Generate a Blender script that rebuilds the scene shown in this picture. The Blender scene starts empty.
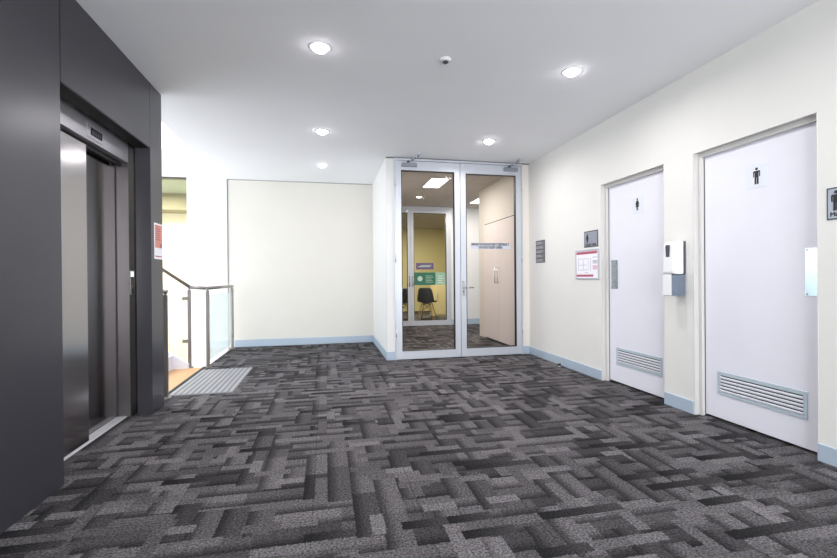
import bpy, bmesh, math, random
from mathutils import Vector, Matrix
random.seed(4)
sc = bpy.context.scene
COL = sc.collection

# ------------------------------------------------------------------ dimensions (metres)
W = 2.835        # right wall face
L = -1.381       # lift cladding face
Y1 = 5.77        # glazed screen
Y2 = 7.50        # alcove end wall
AX = 0.796       # return wall between alcove and glazed screen
H = 2.70         # ceiling
YF = 9.70        # second glazed screen
YB = -3.0        # wall behind the camera
CAMH = 1.098

# ------------------------------------------------------------------ materials
MATS = {}
def lin(c):
    return tuple(((v/255)/12.92 if v/255 <= .04045 else ((v/255+.055)/1.055)**2.4) for v in c)

def mat(name, rgb, rough=.5, metal=0., noise=0., nscale=20., bump=0., bscale=200., stretch=None, spec=None, coat=0.):
    """rgb = sRGB 0-255 colour; noise = +- brightness variation."""
    m = bpy.data.materials.new(name); m.use_nodes = True
    nt = m.node_tree; b = nt.nodes['Principled BSDF']
    col = lin(rgb)
    b.inputs['Base Color'].default_value = (*col, 1)
    b.inputs['Roughness'].default_value = rough
    b.inputs['Metallic'].default_value = metal
    if spec is not None: b.inputs['Specular IOR Level'].default_value = spec
    if coat: b.inputs['Coat Weight'].default_value = coat
    if noise or bump:
        tc = nt.nodes.new('ShaderNodeTexCoord'); mp = nt.nodes.new('ShaderNodeMapping')
        nt.links.new(tc.outputs['Object'], mp.inputs['Vector'])
        if stretch: mp.inputs['Scale'].default_value = stretch
    if noise:
        n = nt.nodes.new('ShaderNodeTexNoise'); n.inputs['Scale'].default_value = nscale; n.inputs['Detail'].default_value = 3
        nt.links.new(mp.outputs[0], n.inputs['Vector'])
        r = nt.nodes.new('ShaderNodeMapRange'); r.inputs['To Min'].default_value = 1-noise; r.inputs['To Max'].default_value = 1+noise
        r.inputs['From Min'].default_value = .25; r.inputs['From Max'].default_value = .75
        nt.links.new(n.outputs['Fac'], r.inputs['Value'])
        mx = nt.nodes.new('ShaderNodeVectorMath'); mx.operation = 'SCALE'; mx.inputs[0].default_value = col
        nt.links.new(r.outputs[0], mx.inputs['Scale']); nt.links.new(mx.outputs[0], b.inputs['Base Color'])
    if bump:
        n2 = nt.nodes.new('ShaderNodeTexNoise'); n2.inputs['Scale'].default_value = bscale; n2.inputs['Detail'].default_value = 2
        nt.links.new(mp.outputs[0], n2.inputs['Vector'])
        bp = nt.nodes.new('ShaderNodeBump'); bp.inputs['Strength'].default_value = bump; bp.inputs['Distance'].default_value = .002
        nt.links.new(n2.outputs['Fac'], bp.inputs['Height']); nt.links.new(bp.outputs[0], b.inputs['Normal'])
    MATS[name] = m
    return m

def emit(name, rgb, strength):
    m = bpy.data.materials.new(name); m.use_nodes = True; nt = m.node_tree
    nt.nodes.remove(nt.nodes['Principled BSDF'])
    e = nt.nodes.new('ShaderNodeEmission'); e.inputs[0].default_value = (*lin(rgb), 1); e.inputs[1].default_value = strength
    nt.links.new(e.outputs[0], nt.nodes['Material Output'].inputs[0])
    return m

def glass(name, tint, refl=.6, rough=0., frost=0.):
    m = bpy.data.materials.new(name); m.use_nodes = True; nt = m.node_tree
    nt.nodes.remove(nt.nodes['Principled BSDF'])
    t = nt.nodes.new('ShaderNodeBsdfTransparent'); t.inputs[0].default_value = (*tint, 1)
    g = nt.nodes.new('ShaderNodeBsdfGlossy'); g.inputs['Roughness'].default_value = rough
    fr = nt.nodes.new('ShaderNodeFresnel'); fr.inputs[0].default_value = 1.35
    mu = nt.nodes.new('ShaderNodeMath'); mu.operation = 'MULTIPLY'; mu.inputs[1].default_value = refl
    mx = nt.nodes.new('ShaderNodeMixShader')
    nt.links.new(fr.outputs[0], mu.inputs[0]); nt.links.new(mu.outputs[0], mx.inputs[0])
    nt.links.new(t.outputs[0], mx.inputs[1]); nt.links.new(g.outputs[0], mx.inputs[2])
    out = mx
    if frost:
        d = nt.nodes.new('ShaderNodeBsdfTranslucent'); d.inputs[0].default_value = (.93, .97, .97, 1)
        d2 = nt.nodes.new('ShaderNodeBsdfDiffuse'); d2.inputs[0].default_value = (.88, .94, .94, 1)
        a = nt.nodes.new('ShaderNodeMixShader'); a.inputs[0].default_value = .5
        nt.links.new(d.outputs[0], a.inputs[1]); nt.links.new(d2.outputs[0], a.inputs[2])
        f2 = nt.nodes.new('ShaderNodeMixShader'); f2.inputs[0].default_value = frost
        nt.links.new(mx.outputs[0], f2.inputs[1]); nt.links.new(a.outputs[0], f2.inputs[2]); out = f2
    nt.links.new(out.outputs[0], nt.nodes['Material Output'].inputs[0])
    return m

def carpet(name, dark, light, warm=(1, 1, 1)):
    """interlocking strips of graded grey, two directions, with pale accents and pile speckle."""
    m = bpy.data.materials.new(name); m.use_nodes = True; nt = m.node_tree
    b = nt.nodes['Principled BSDF']; b.inputs['Roughness'].default_value = .95
    b.inputs['Specular IOR Level'].default_value = .1
    b.inputs['Sheen Weight'].default_value = .0
    N = nt.nodes.new; K = nt.links.new
    def M(op, a, c=None, d=None):
        n = N('ShaderNodeMath'); n.operation = op
        for i, v in enumerate((a, c, d)):
            if v is None: continue
            if isinstance(v, (int, float)): n.inputs[i].default_value = v
            else: K(v, n.inputs[i])
        return n.outputs[0]
    def WN(a, bb, c):
        cb = N('ShaderNodeCombineXYZ')
        for i, v in enumerate((a, bb, c)):
            if isinstance(v, (int, float)): cb.inputs[i].default_value = v
            else: K(v, cb.inputs[i])
        w = N('ShaderNodeTexWhiteNoise'); w.noise_dimensions = '3D'; K(cb.outputs[0], w.inputs[0])
        s = N('ShaderNodeSeparateColor'); K(w.outputs['Color'], s.inputs[0]); return s.outputs
    def SS(x, lo, hi):
        n = N('ShaderNodeMapRange'); n.interpolation_type = 'SMOOTHSTEP'
        K(x, n.inputs['Value']); n.inputs['From Min'].default_value = lo; n.inputs['From Max'].default_value = hi
        return n.outputs[0]
    geo = N('ShaderNodeNewGeometry'); sp = N('ShaderNodeSeparateXYZ'); K(geo.outputs['Position'], sp.inputs[0])
    jn = N('ShaderNodeTexNoise'); jn.inputs['Scale'].default_value = 120.; jn.inputs['Detail'].default_value = 1.; K(geo.outputs['Position'], jn.inputs['Vector'])
    js = N('ShaderNodeSeparateColor'); K(jn.outputs['Color'], js.inputs[0])
    X = M('ADD', sp.outputs[0], M('MULTIPLY_ADD', js.outputs[0], .016, -.008)); Y = M('ADD', sp.outputs[1], M('MULTIPLY_ADD', js.outputs[1], .016, -.008))
    def strips(a, c, la, lc, seed):
        v = M('DIVIDE', c, lc); row = M('FLOOR', v); fv = M('SUBTRACT', v, row)
        rr = WN(row, seed, 3.3)
        sc_ = M('MULTIPLY_ADD', rr[0], .9, .6)
        u = M('MULTIPLY_ADD', M('DIVIDE', a, la), sc_, M('MULTIPLY', rr[1], 17.))
        c_ = M('FLOOR', u); fu = M('SUBTRACT', u, c_)
        r = WN(c_, row, seed + .7)
        return r, fu, fv
    def tone(r, fu, fv):
        # most strips run from a dark long edge to a paler one
        g = SS(fv, -.1, .6)
        base = M('MULTIPLY_ADD', r[0], .34, .22)
        return M('MULTIPLY', base, M('MULTIPLY_ADD', g, .80, .38))
    rA, fuA, fvA = strips(X, Y, .27, .125, 1.)
    rB, fuB, fvB = strips(Y, X, .27, .12, 5.)
    tA = tone(rA, fuA, fvA); tB = tone(rB, fuB, fvB)
    # which direction shows: blocks of a quarter tile
    bx = M('FLOOR', M('DIVIDE', X, .25)); by = M('FLOOR', M('DIVIDE', Y, .25))
    rb = WN(bx, by, 9.)
    k1 = M('GREATER_THAN', rB[2], .60)
    t = M('ADD', M('MULTIPLY', tB, k1), M('MULTIPLY', tA, M('SUBTRACT', 1., k1)))
    # pale accents (short strips) in both directions
    rC, fuC, fvC = strips(X, Y, .20, .0625, 13.)
    k2 = M('GREATER_THAN', rC[2], .82)
    tC = M('MULTIPLY_ADD', rC[0], .30, .42)
    t = M('ADD', M('MULTIPLY', tC, k2), M('MULTIPLY', t, M('SUBTRACT', 1., k2)))
    rD, fuD, fvD = strips(Y, X, .24, .0625, 21.)
    k3 = M('GREATER_THAN', rD[2], .90)
    tD = M('MULTIPLY_ADD', rD[0], .32, .40)
    t = M('ADD', M('MULTIPLY', tD, k3), M('MULTIPLY', t, M('SUBTRACT', 1., k3)))
    rE, fuE, fvE = strips(X, Y, .30, .0625, 33.)
    k4 = M('GREATER_THAN', rE[2], .92)
    tE = M('MULTIPLY_ADD', SS(fuE, -.2, 1.3), .25, .07)
    t = M('ADD', M('MULTIPLY', tE, k4), M('MULTIPLY', t, M('SUBTRACT', 1., k4)))
    # pile speckle
    n = N('ShaderNodeTexNoise'); n.inputs['Scale'].default_value = 95.; n.inputs['Detail'].default_value = 3.; n.inputs['Roughness'].default_value = .8; K(geo.outputs['Position'], n.inputs['Vector'])
    spk = N('ShaderNodeMapRange'); K(n.outputs['Fac'], spk.inputs['Value'])
    spk.inputs['From Min'].default_value = .28; spk.inputs['From Max'].default_value = .72
    spk.inputs['To Min'].default_value = .1; spk.inputs['To Max'].default_value = 1.9
    t = M('MULTIPLY', t, spk.outputs[0])
    # tile joints
    def joint(c, o):
        f = M('FRACT', M('DIVIDE', M('ADD', c, o), .5)); d = M('ABSOLUTE', M('SUBTRACT', f, .5))
        return M('GREATER_THAN', d, .4945)
    jt = M('MAXIMUM', joint(X, .07), joint(Y, .2))
    t = M('MULTIPLY', t, M('MULTIPLY_ADD', jt, -.25, 1.))
    t = M('MULTIPLY', M('POWER', t, 1.45), 1.0)
    mx = N('ShaderNodeMix'); mx.data_type = 'RGBA'
    K(t, mx.inputs['Factor']); mx.inputs['A'].default_value = (*lin(dark), 1); mx.inputs['B'].default_value = (*lin(light), 1)
    K(mx.outputs['Result'], b.inputs['Base Color'])
    bp = N('ShaderNodeBump'); bp.inputs['Strength'].default_value = .35; bp.inputs['Distance'].default_value = .003
    K(n.outputs['Fac'], bp.inputs['Height']); K(bp.outputs[0], b.inputs['Normal'])
    return m

def tiled_ceiling(name, rgb):
    m = mat(name, rgb, .9); nt = m.node_tree; b = nt.nodes['Principled BSDF']
    geo = nt.nodes.new('ShaderNodeNewGeometry'); br = nt.nodes.new('ShaderNodeTexBrick')
    br.offset = 0; br.inputs['Scale'].default_value = 1; br.inputs['Brick Width'].default_value = 1.2; br.inputs['Row Height'].default_value = .6
    br.inputs['Mortar Size'].default_value = .006
    c = lin(rgb); br.inputs['Color1'].default_value = (*c, 1); br.inputs['Color2'].default_value = (c[0]*.95, c[1]*.95, c[2]*.95, 1)
    br.inputs['Mortar'].default_value = (c[0]*.6, c[1]*.6, c[2]*.6, 1)
    nt.links.new(geo.outputs['Position'], br.inputs['Vector']); nt.links.new(br.outputs['Color'], b.inputs['Base Color'])
    return m

M_WALL = mat('wall_paint', (226, 225, 221), .75, noise=.012, nscale=3, bump=.05, bscale=300)
M_WALLW = mat('white_wall_paint', (226, 226, 225), .75, noise=.01, nscale=3)
M_CREAM = mat('cream_wall_paint', (228, 222, 214), .75, noise=.012, nscale=3)
M_CEIL = mat('ceiling_paint', (242, 243, 246), .9, noise=.008, nscale=2)
M_VCEIL = tiled_ceiling('ceiling_tiles', (196, 188, 180))
M_CARPET = carpet('carpet_tiles', (16, 15, 18), (136, 132, 135))
M_SKIRT = mat('skirting_laminate', (172, 187, 203), .45, noise=.02, nscale=8)
M_FRAME = mat('door_frame_paint', (212, 210, 207), .5, noise=.01, nscale=5)
M_DOOR = mat('door_paint', (230, 230, 239), .45, noise=.012, nscale=4)
M_ALU = mat('anodised_aluminium', (198, 202, 210), .42, .35, noise=.015, nscale=30, stretch=(1, 1, .05))
M_ALUD = mat('satin_aluminium_grille', (188, 202, 212), .4, .15)
M_STEEL = mat('brushed_stainless', (176, 172, 172), .17, 1., noise=.04, nscale=40, stretch=(60, 60, .4))
M_STEEL2 = mat('brushed_stainless_light', (188, 186, 192), .34, .55, noise=.04, nscale=40, stretch=(60, .4, 60))
M_POST = mat('railing_stainless', (140, 134, 130), .35, .8)
M_CLAD = mat('dark_satin_cladding', (61, 60, 66), .32, .25, noise=.02, nscale=2, stretch=(1, 1, .3))
M_BLACK = mat('black_gap', (16, 16, 10), .6, noise=.05)
M_GASKET = mat('black_gasket', (24, 24, 26), .5, noise=.05)
M_CHROME = mat('chrome', (190, 192, 196), .2, 1., noise=.02)
M_GLASS = glass('clear_glass', (.95, .95, .945), .15)
M_GLASSR = glass('railing_glass', (.94, .98, .98), .5, frost=.14)
M_SIGN = mat('sign_silver', (156, 162, 174), .35, .4, noise=.02, nscale=30)
M_SIGNW = mat('sign_white', (224, 229, 237), .4, noise=.01)
M_SIGND = mat('sign_grey_dark', (122, 124, 130), .4, .3, noise=.02)
M_INK = mat('black_ink', (18, 18, 22), .5, noise=.03)
M_INKG = mat('grey_ink', (150, 152, 170), .6, noise=.03)
M_PAPER = mat('paper', (240, 238, 246), .6, noise=.01)
M_RED = mat('red_ink', (178, 86, 108), .6, noise=.04)
M_PINK = mat('pale_red_ink', (214, 140, 124), .6, noise=.05, nscale=50)
M_PINKL = mat('pink_ink', (226, 186, 198), .6, noise=.03)
M_WPLAST = mat('white_plastic', (238, 238, 240), .25, noise=.01)
M_GPLAST = mat('grey_plastic', (112, 122, 138), .35, noise=.03)
M_DPLAST = mat('dark_plastic', (62, 66, 74), .3, noise=.03)
M_MATR = mat('tactile_grey', (112, 112, 117), .6, noise=.03, nscale=60)
M_TIMBER = mat('stair_timber', (196, 150, 104), .45, noise=.12, nscale=6, stretch=(1, 12, 1))
M_WOOD = mat('pale_beech', (196, 158, 104), .5, noise=.1, nscale=8, stretch=(8, 8, 1))
M_STRING = mat('stringer_paint', (224, 226, 236), .5, noise=.01)
M_YELLOW = mat('yellow_room_paint', (208, 198, 148), .8, noise=.02, nscale=3)
M_WARM = mat('warm_hall_paint', (244, 236, 214), .8, noise=.03, nscale=2)
M_PALEY = mat('pale_yellow_laminate', (228, 214, 164), .5, noise=.01)
M_CUP = mat('cupboard_laminate', (234, 224, 222), .45, noise=.01)
M_SHELL = mat('charcoal_shell', (58, 62, 66), .45, noise=.04)
M_GREEN = mat('green_poster', (36, 112, 88), .5, noise=.06, nscale=12)
M_GREENL = mat('pale_green_poster', (150, 188, 160), .5, noise=.15, nscale=30)
M_PURPLE = mat('purple_poster', (98, 76, 124), .5, noise=.06, nscale=12)
M_LCD = mat('display_glass', (52, 52, 58), .2, noise=.05)
M_LAMP = emit('lamp_lens', (255, 250, 255), 14)
M_PANEL = emit('panel_diffuser', (255, 250, 245), 5)
M_BTN = emit('lit_button', (235, 238, 245), .7)

# ------------------------------------------------------------------ mesh helpers
class MB:
    def __init__(s): s.bm = bmesh.new()
    def box(s, x0, x1, y0, y1, z0, z1, bev=0, seg=2):
        b = bmesh.new()
        vs = [b.verts.new((x, y, z)) for x in (x0, x1) for y in (y0, y1) for z in (z0, z1)]
        for f in ((0,1,3,2),(4,6,7,5),(0,4,5,1),(2,3,7,6),(0,2,6,4),(1,5,7,3)): b.faces.new([vs[i] for i in f])
        bmesh.ops.recalc_face_normals(b, faces=b.faces)
        if bev: bmesh.ops.bevel(b, geom=list(b.edges), offset=bev, segments=seg, affect='EDGES', profile=.5)
        s._add(b); return s
    def _add(s, b):
        me = bpy.data.meshes.new('t'); b.to_mesh(me); b.free(); s.bm.from_mesh(me); bpy.data.meshes.remove(me)
    def prism(s, pts, fr, org, d0, d1, bev=0):
        """2-D polygon in frame fr (x,y,z columns), extruded from d0 to d1 along z."""
        b = bmesh.new(); o = Vector(org); fx, fy, fz = (Vector(v) for v in fr)
        lo = [b.verts.new(o+fx*p[0]+fy*p[1]+fz*d0) for p in pts]
        hi = [b.verts.new(o+fx*p[0]+fy*p[1]+fz*d1) for p in pts]
        n = len(pts); b.faces.new(lo[::-1]); b.faces.new(hi)
        for i in range(n): b.faces.new((lo[i], lo[(i+1) % n], hi[(i+1) % n], hi[i]))
        bmesh.ops.recalc_face_normals(b, faces=b.faces)
        if bev: bmesh.ops.bevel(b, geom=[e for e in b.edges], offset=bev, segments=2, affect='EDGES')
        s._add(b); return s
    def tube(s, p, q, r, seg=16, r2=None):
        p, q = Vector(p), Vector(q); d = q-p; b = bmesh.new()
        bmesh.ops.create_cone(b, cap_ends=True, segments=seg, radius1=r, radius2=r if r2 is None else r2, depth=d.length)
        bmesh.ops.transform(b, matrix=Matrix.Translation((p+q)/2) @ d.to_track_quat('Z', 'Y').to_matrix().to_4x4(), verts=b.verts)
        for f in b.faces:
            if len(f.verts) == 4: f.smooth = True
        s._add(b); return s
    def path(s, pts, r, seg=12):
        for a, c in zip(pts, pts[1:]): s.tube(a, c, r, seg)
        for a in pts[1:-1]: s.ball(a, r)
        return s
    def ball(s, c, r):
        b = bmesh.new(); bmesh.ops.create_uvsphere(b, u_segments=12, v_segments=8, radius=r)
        bmesh.ops.translate(b, vec=Vector(c), verts=b.verts)
        for f in b.faces: f.smooth = True
        s._add(b); return s
    def lathe(s, prof, c, seg=40):
        """prof = [(r, z)], axis Z at c."""
        b = bmesh.new(); rings = []
        for r, z in prof:
            if r < 1e-6: rings.append([b.verts.new((c[0], c[1], c[2]+z))])
            else: rings.append([b.verts.new((c[0]+r*math.cos(2*math.pi*i/seg), c[1]+r*math.sin(2*math.pi*i/seg), c[2]+z)) for i in range(seg)])
        for A, B in zip(rings, rings[1:]):
            for i in range(seg):
                j = (i+1) % seg
                if len(A) == 1 and len(B) == 1: continue
                if len(A) == 1: f = b.faces.new((A[0], B[j], B[i]))
                elif len(B) == 1: f = b.faces.new((A[i], A[j], B[0]))
                else: f = b.faces.new((A[i], A[j], B[j], B[i]))
                f.smooth = True
        bmesh.ops.recalc_face_normals(b, faces=b.faces)
        s._add(b); return s
    def build(s, name, m, parent=None, label=None):
        me = bpy.data.meshes.new(name)
        if parent is not None:
            w = Vector(); q = parent
            while q is not None: w += q.location; q = q.parent
            bmesh.ops.translate(s.bm, vec=-w, verts=s.bm.verts)
        s.bm.to_mesh(me); s.bm.free()
        me.materials.append(m)
        o = bpy.data.objects.new(name, me); COL.objects.link(o)
        if parent is not None: o.parent = parent
        if label: o['label'] = label
        return o

def tag(o, label, cat=None, group=None, kind=None):
    o['label'] = label
    if cat: o['category'] = cat
    if group: o['group'] = group
    if kind: o['kind'] = kind
    return o
def struct(o, label, cat=None):
    return tag(o, label, cat, kind='structure')
def thing(name, loc, label, cat, group=None, kind=None):
    o = bpy.data.objects.new(name, None); COL.objects.link(o); o.location = loc; o.empty_display_size = .1
    return tag(o, label, cat, group, kind)
def copy_tree(o, loc, label):
    def cp(a, par):
        c = a.copy(); COL.objects.link(c); c.parent = par
        for ch in list(a.children): cp(ch, c)
        return c
    r = cp(o, None); r.location = loc; r['label'] = label
    return r

FR = ((0,-1,0), (0,0,1), (-1,0,0))      # on the right wall, facing the room
FB = ((1,0,0), (0,0,1), (0,-1,0))       # on a wall facing the camera
FL = ((0,1,0), (0,0,1), (1,0,0))        # on the lift cladding, facing the room

def text(name, body, size, fr, org, m, parent=None, depth=.0012, align='CENTER', bold=0., xs=1., label=None):
    cu = bpy.data.curves.new(name, 'FONT'); cu.body = body; cu.size = size; cu.extrude = depth
    cu.align_x = align; cu.align_y = 'CENTER'; cu.resolution_u = 3
    o = bpy.data.objects.new(name, cu); COL.objects.link(o)
    bpy.context.view_layer.update()
    me = bpy.data.meshes.new_from_object(o.evaluated_get(bpy.context.evaluated_depsgraph_get()))
    bpy.data.objects.remove(o); bpy.data.curves.remove(cu)
    w = Vector(); q = parent
    while q is not None: w += q.location; q = q.parent
    fx, fy, fz = (Vector(v) for v in fr); og = Vector(org)
    for v in me.vertices:
        c = v.co.copy(); v.co = og + fx*(c.x*xs) + fy*c.y + fz*c.z - w
    if bold:                                             # heavier strokes
        bb = bmesh.new(); bb.from_mesh(me)
        for dx in (-bold, bold):
            t2 = me.copy()
            for v in t2.vertices: v.co += fx*dx + fz*.00005*(1 if dx > 0 else 2)
            bb.from_mesh(t2); bpy.data.meshes.remove(t2)
        bb.to_mesh(me); bb.free()
    me.name = name; me.materials.clear(); me.materials.append(m)
    o = bpy.data.objects.new(name, me); COL.objects.link(o)
    if parent is not None: o.parent = parent
    if label: o['label'] = label
    return o

def circle(cx, cy, r, n=24): return [(cx+r*math.cos(2*math.pi*i/n), cy+r*math.sin(2*math.pi*i/n)) for i in range(n)]
def rect(x0, x1, y0, y1): return [(x0, y0), (x1, y0), (x1, y1), (x0, y1)]
def pictogram(mb, fr, org, h, female, d0, d1):
    """standing figure of height h, feet at y=0, centred on x=0 of org"""
    P = lambda pts: mb.prism([(x*h, y*h) for x, y in pts], fr, org, d0, d1)
    P(circle(0, .91, .085))
    if female:
        P([(-.11,.80),(.11,.80),(.13,.77),(.23,.47),(.17,.45),(.10,.66),(.20,.27),(-.20,.27),(-.10,.66),(-.17,.45),(-.23,.47),(-.13,.77)])
        P(rect(-.095,-.015,0,.28)); P(rect(.015,.095,0,.28))
    else:
        P([(-.17,.80),(.17,.80),(.215,.76),(.215,.44),(.155,.44),(.155,.70),(.125,.70),(.125,.40),(-.125,.40),(-.125,.70),(-.155,.70),(-.155,.44),(-.215,.44),(-.215,.76)])
        P(rect(-.125,-.012,0,.42)); P(rect(.012,.125,0,.42))

# ------------------------------------------------------------------ the shell
D1, D2 = (3.228, 4.105), (2.034, 2.923)   # toilet door openings along Y
DT = 2.0545                               # their height

def floor():
    m = MB().box(L-.25, 3.05, YB-.1, 5.9, -.12, 0)
    m.box(-1.47, 6.0, 5.9, 14.2, -.12, 0)
    return m.build('floor', M_CARPET)
struct(floor(), 'carpet tile floor in interlocking strips of grey and charcoal', 'floor')

m = MB().prism([(L-.3, YB-.1), (3.05, YB-.1), (3.05, 5.9), (AX+.1, 5.9), (AX+.1, Y2+.1), (-4.8, Y2+.1), (-4.8, 5.9), (-1.615, 5.9), (-1.615, 4.161), (L-.3, 4.161)], ((1,0,0), (0,1,0), (0,0,1)), (0, 0, H), 0, .12)
struct(m.build('ceiling', M_CEIL), 'flat white plaster ceiling with recessed round lights', 'ceiling')
m = MB().box(AX+.1, 6.0, 5.9, YF+.05, H, H+.1).box(-1.0, 6.0, YF+.05, 14.2, H, H+.1)
struct(m.build('ceiling', M_VCEIL), 'tiled suspended ceiling seen through the glass doors', 'ceiling')

m = MB()
for a, b in ((YB-.1, D2[0]), (D2[1], D1[0]), (D1[1], Y1+.10)): m.box(W, W+.13, a, b, 0, H)
for a, b in (D1, D2): m.box(W, W+.13, a, b, DT, H)
m.box(W+.16, W+.2, YB-.1, Y1+.1, -.1, H)
struct(m.build('wall_right', M_WALL), 'long off-white wall on the right holding the two toilet doors', 'wall')

m = MB()
for a, b in ((YB-.0, D2[0]), (D2[1], D1[0]), (D1[1], Y1)): m.box(W-.012, W, a, b, 0.002, .105, .002, 1)
struct(m.build('baseboard_right', M_SKIRT), 'blue-grey skirting along the right wall between the toilet doors', 'skirting')

# alcove walls
m = MB().box(-1.525, AX+.1, Y2, Y2+.1, 0, H)
struct(m.build('wall_back', mat('alcove_wall_paint', (220, 217, 210), .75, noise=.012, nscale=3)), 'blank off-white end wall of the bright alcove', 'wall')
m = MB().box(AX, AX+.1, Y1+.05, Y2, 0, H)
m.box(AX, .91, Y1, Y1+.06, 0, H-.012)
struct(m.build('wall_center', M_WALLW), 'white return wall between the alcove and the glass doors', 'wall')
m = MB().box(-1.44, AX-.012, Y2-.012, Y2, .002, .115, .002, 1)
struct(m.build('baseboard_back', M_SKIRT), 'pale blue-grey skirting along the alcove end wall', 'skirting')
m = MB().box(AX-.012, AX, Y1-.012, Y2, .002, .115, .002, 1).box(AX, .898, Y1-.012, Y1, .002, .115, .002, 1)
struct(m.build('baseboard_center', M_SKIRT), 'blue-grey skirting round the corner beside the glass doors', 'skirting')
m = MB().box(-1.535, -1.52, Y2-.006, Y2, 0, H).box(-1.52, AX, Y2-.004, Y2, H-.012, H)
struct(m.build('trim_1', mat('shadow_gap_grey', (150, 152, 152), .6, noise=.02)), 'thin grey shadow-gap trim edging the alcove end wall', 'trim')
m = MB().box(-2.125, -1.535, Y2-.02, Y2+.1, -1.5, H)
struct(m.build('wall_left', M_WALLW), 'white stairwell wall panel left of the alcove end wall', 'wall')

# stairwell enclosure (open roof light above the flight)
m = MB().box(-4.8, -1.47, 5.9, Y2+.1, -1.62, -1.5)                       # lower landing
struct(m.build('floor', mat('lower_landing_vinyl', (225, 226, 230), .6, noise=.02)), 'pale lower landing below the railing', 'floor')
m = MB().box(-1.475, -1.465, 5.9, Y2-.02, -1.5, -.002)
m.box(-4.8, -1.478, 5.89, 5.9, -1.5, -.1)
struct(m.build('wall_lower', M_WALLW), 'white wall below the floor edge at the stairwell', 'wall')
SX = -1.615
m = MB().box(SX, SX+.1, 4.161, 6.0, H+.12, 5.2)
m.box(-4.9, SX, 5.9, 6.0, H+.12, 5.2).box(-4.9, SX, 4.06, 4.16, H, 5.2).box(-5.0, -4.9, 4.06, 6.0, 2.6, 5.2)
struct(m.build('wall_upper', M_WALLW), 'white shaft walls rising above the staircase', 'wall')
m = MB().box(-4.95, -4.85, 4.06, Y2+.1, -1.5, -.2).box(-4.95, -4.85, 4.06, Y2+.1, 2.5, 2.82)
struct(m.build('wall_outer', M_WALLW), 'white outer stairwell wall around an added tall window', 'wall')
wn = thing('window_fill_stair', (-4.9, 5.8, -.2), 'unseen tall stairwell window added to brighten the alcove', 'window', kind='structure')  # unseen window added to bring more light into the alcove
m = MB()
for y in (4.06, 5.2, 6.35, 7.54): m.box(-4.93, -4.87, y, y+.06, -.2, 2.5)
m.box(-4.93, -4.87, 4.06, 7.6, -.2, -.14).box(-4.93, -4.87, 4.06, 7.6, 2.44, 2.5)
m.build('window_frame', M_ALU, wn)
MB().box(-4.905, -4.895, 4.1, 7.56, -.16, 2.46).build('pane', M_GLASS, wn)

# window_1: glazed opening beside the white panel, warm hall behind
wn = thing('window_1', (-3.3, Y2+.04, 0), 'tall window behind the staircase looking into a warmly lit hall', 'window', kind='structure')
m = MB().box(-4.8, -2.125, Y2-.015, Y2+.06, H-.03, H).box(-4.8, -2.125, Y2-.015, Y2+.06, -1.5, -1.44).box(-4.8, -4.75, Y2-.015, Y2+.06, -1.44, H-.03)
m.build('window_frame', mat('bronze_frame', (96, 92, 84), .5, .3, noise=.02), wn)
MB().box(-4.75, -2.125, Y2+.02, Y2+.03, -1.44, H-.03).build('pane', glass('hall_glass', (.95, .96, .92), .4), wn)
m = MB().box(-6.0, -1.6, 11.0, 11.1, -1.5, H+.3)
m.box(-1.7, -1.6, Y2+.1, 11.0, -1.5, H+.3)
struct(m.build('wall_hall', M_WARM), 'warm cream hall wall seen through the stairwell window', 'wall')
m = MB().box(-6.0, -1.7, Y2+.1, 11, H+.25, H+.35)
struct(m.build('ceiling', mat('hall_ceiling', (160, 168, 158), .9, noise=.02)), 'grey-green hall ceiling behind the stairwell window', 'ceiling')
m = MB().box(-6.0, -1.7, 10.3, 10.9, 2.60, H+.25)
struct(m.build('trim_2', mat('hall_bulkhead', (140, 134, 112), .8, noise=.03)), 'dull bulkhead across the hall ceiling behind the window', 'beam')
m = MB().box(-6.0, -1.7, Y2+.1, 11.0, -1.6, -1.5)
struct(m.build('floor', mat('hall_floor', (214, 200, 170), .6, noise=.03)), 'pale hall floor behind the stairwell window', 'floor')

# wall behind the camera with an unseen wide window added for fill light
m = MB().box(L-.25, W+.13, YB-.1, YB, 0, .5).box(L-.25, W+.13, YB-.1, YB, 2.5, H).box(L-.25, L+.2, YB-.1, YB, .5, 2.5).box(W-.2, W+.13, YB-.1, YB, .5, 2.5)
struct(m.build('wall_front', M_WALL), 'off-white wall behind the viewpoint', 'wall')
wn = thing('window_fill_rear', (.7, YB-.05, .5), 'unseen wide window added behind the viewpoint for fill light', 'window', kind='structure')
m = MB()
for x in (L+.2, .25, 1.4, W-.25): m.box(x, x+.05, YB-.09, YB-.03, .5, 2.5)
m.box(L+.2, W-.2, YB-.09, YB-.03, .5, .55).box(L+.2, W-.2, YB-.09, YB-.03, 2.45, 2.5)
m.build('window_frame', M_ALU, wn)
MB().box(L+.23, W-.23, YB-.064, YB-.058, .53, 2.47).build('pane', M_GLASS, wn)

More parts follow.
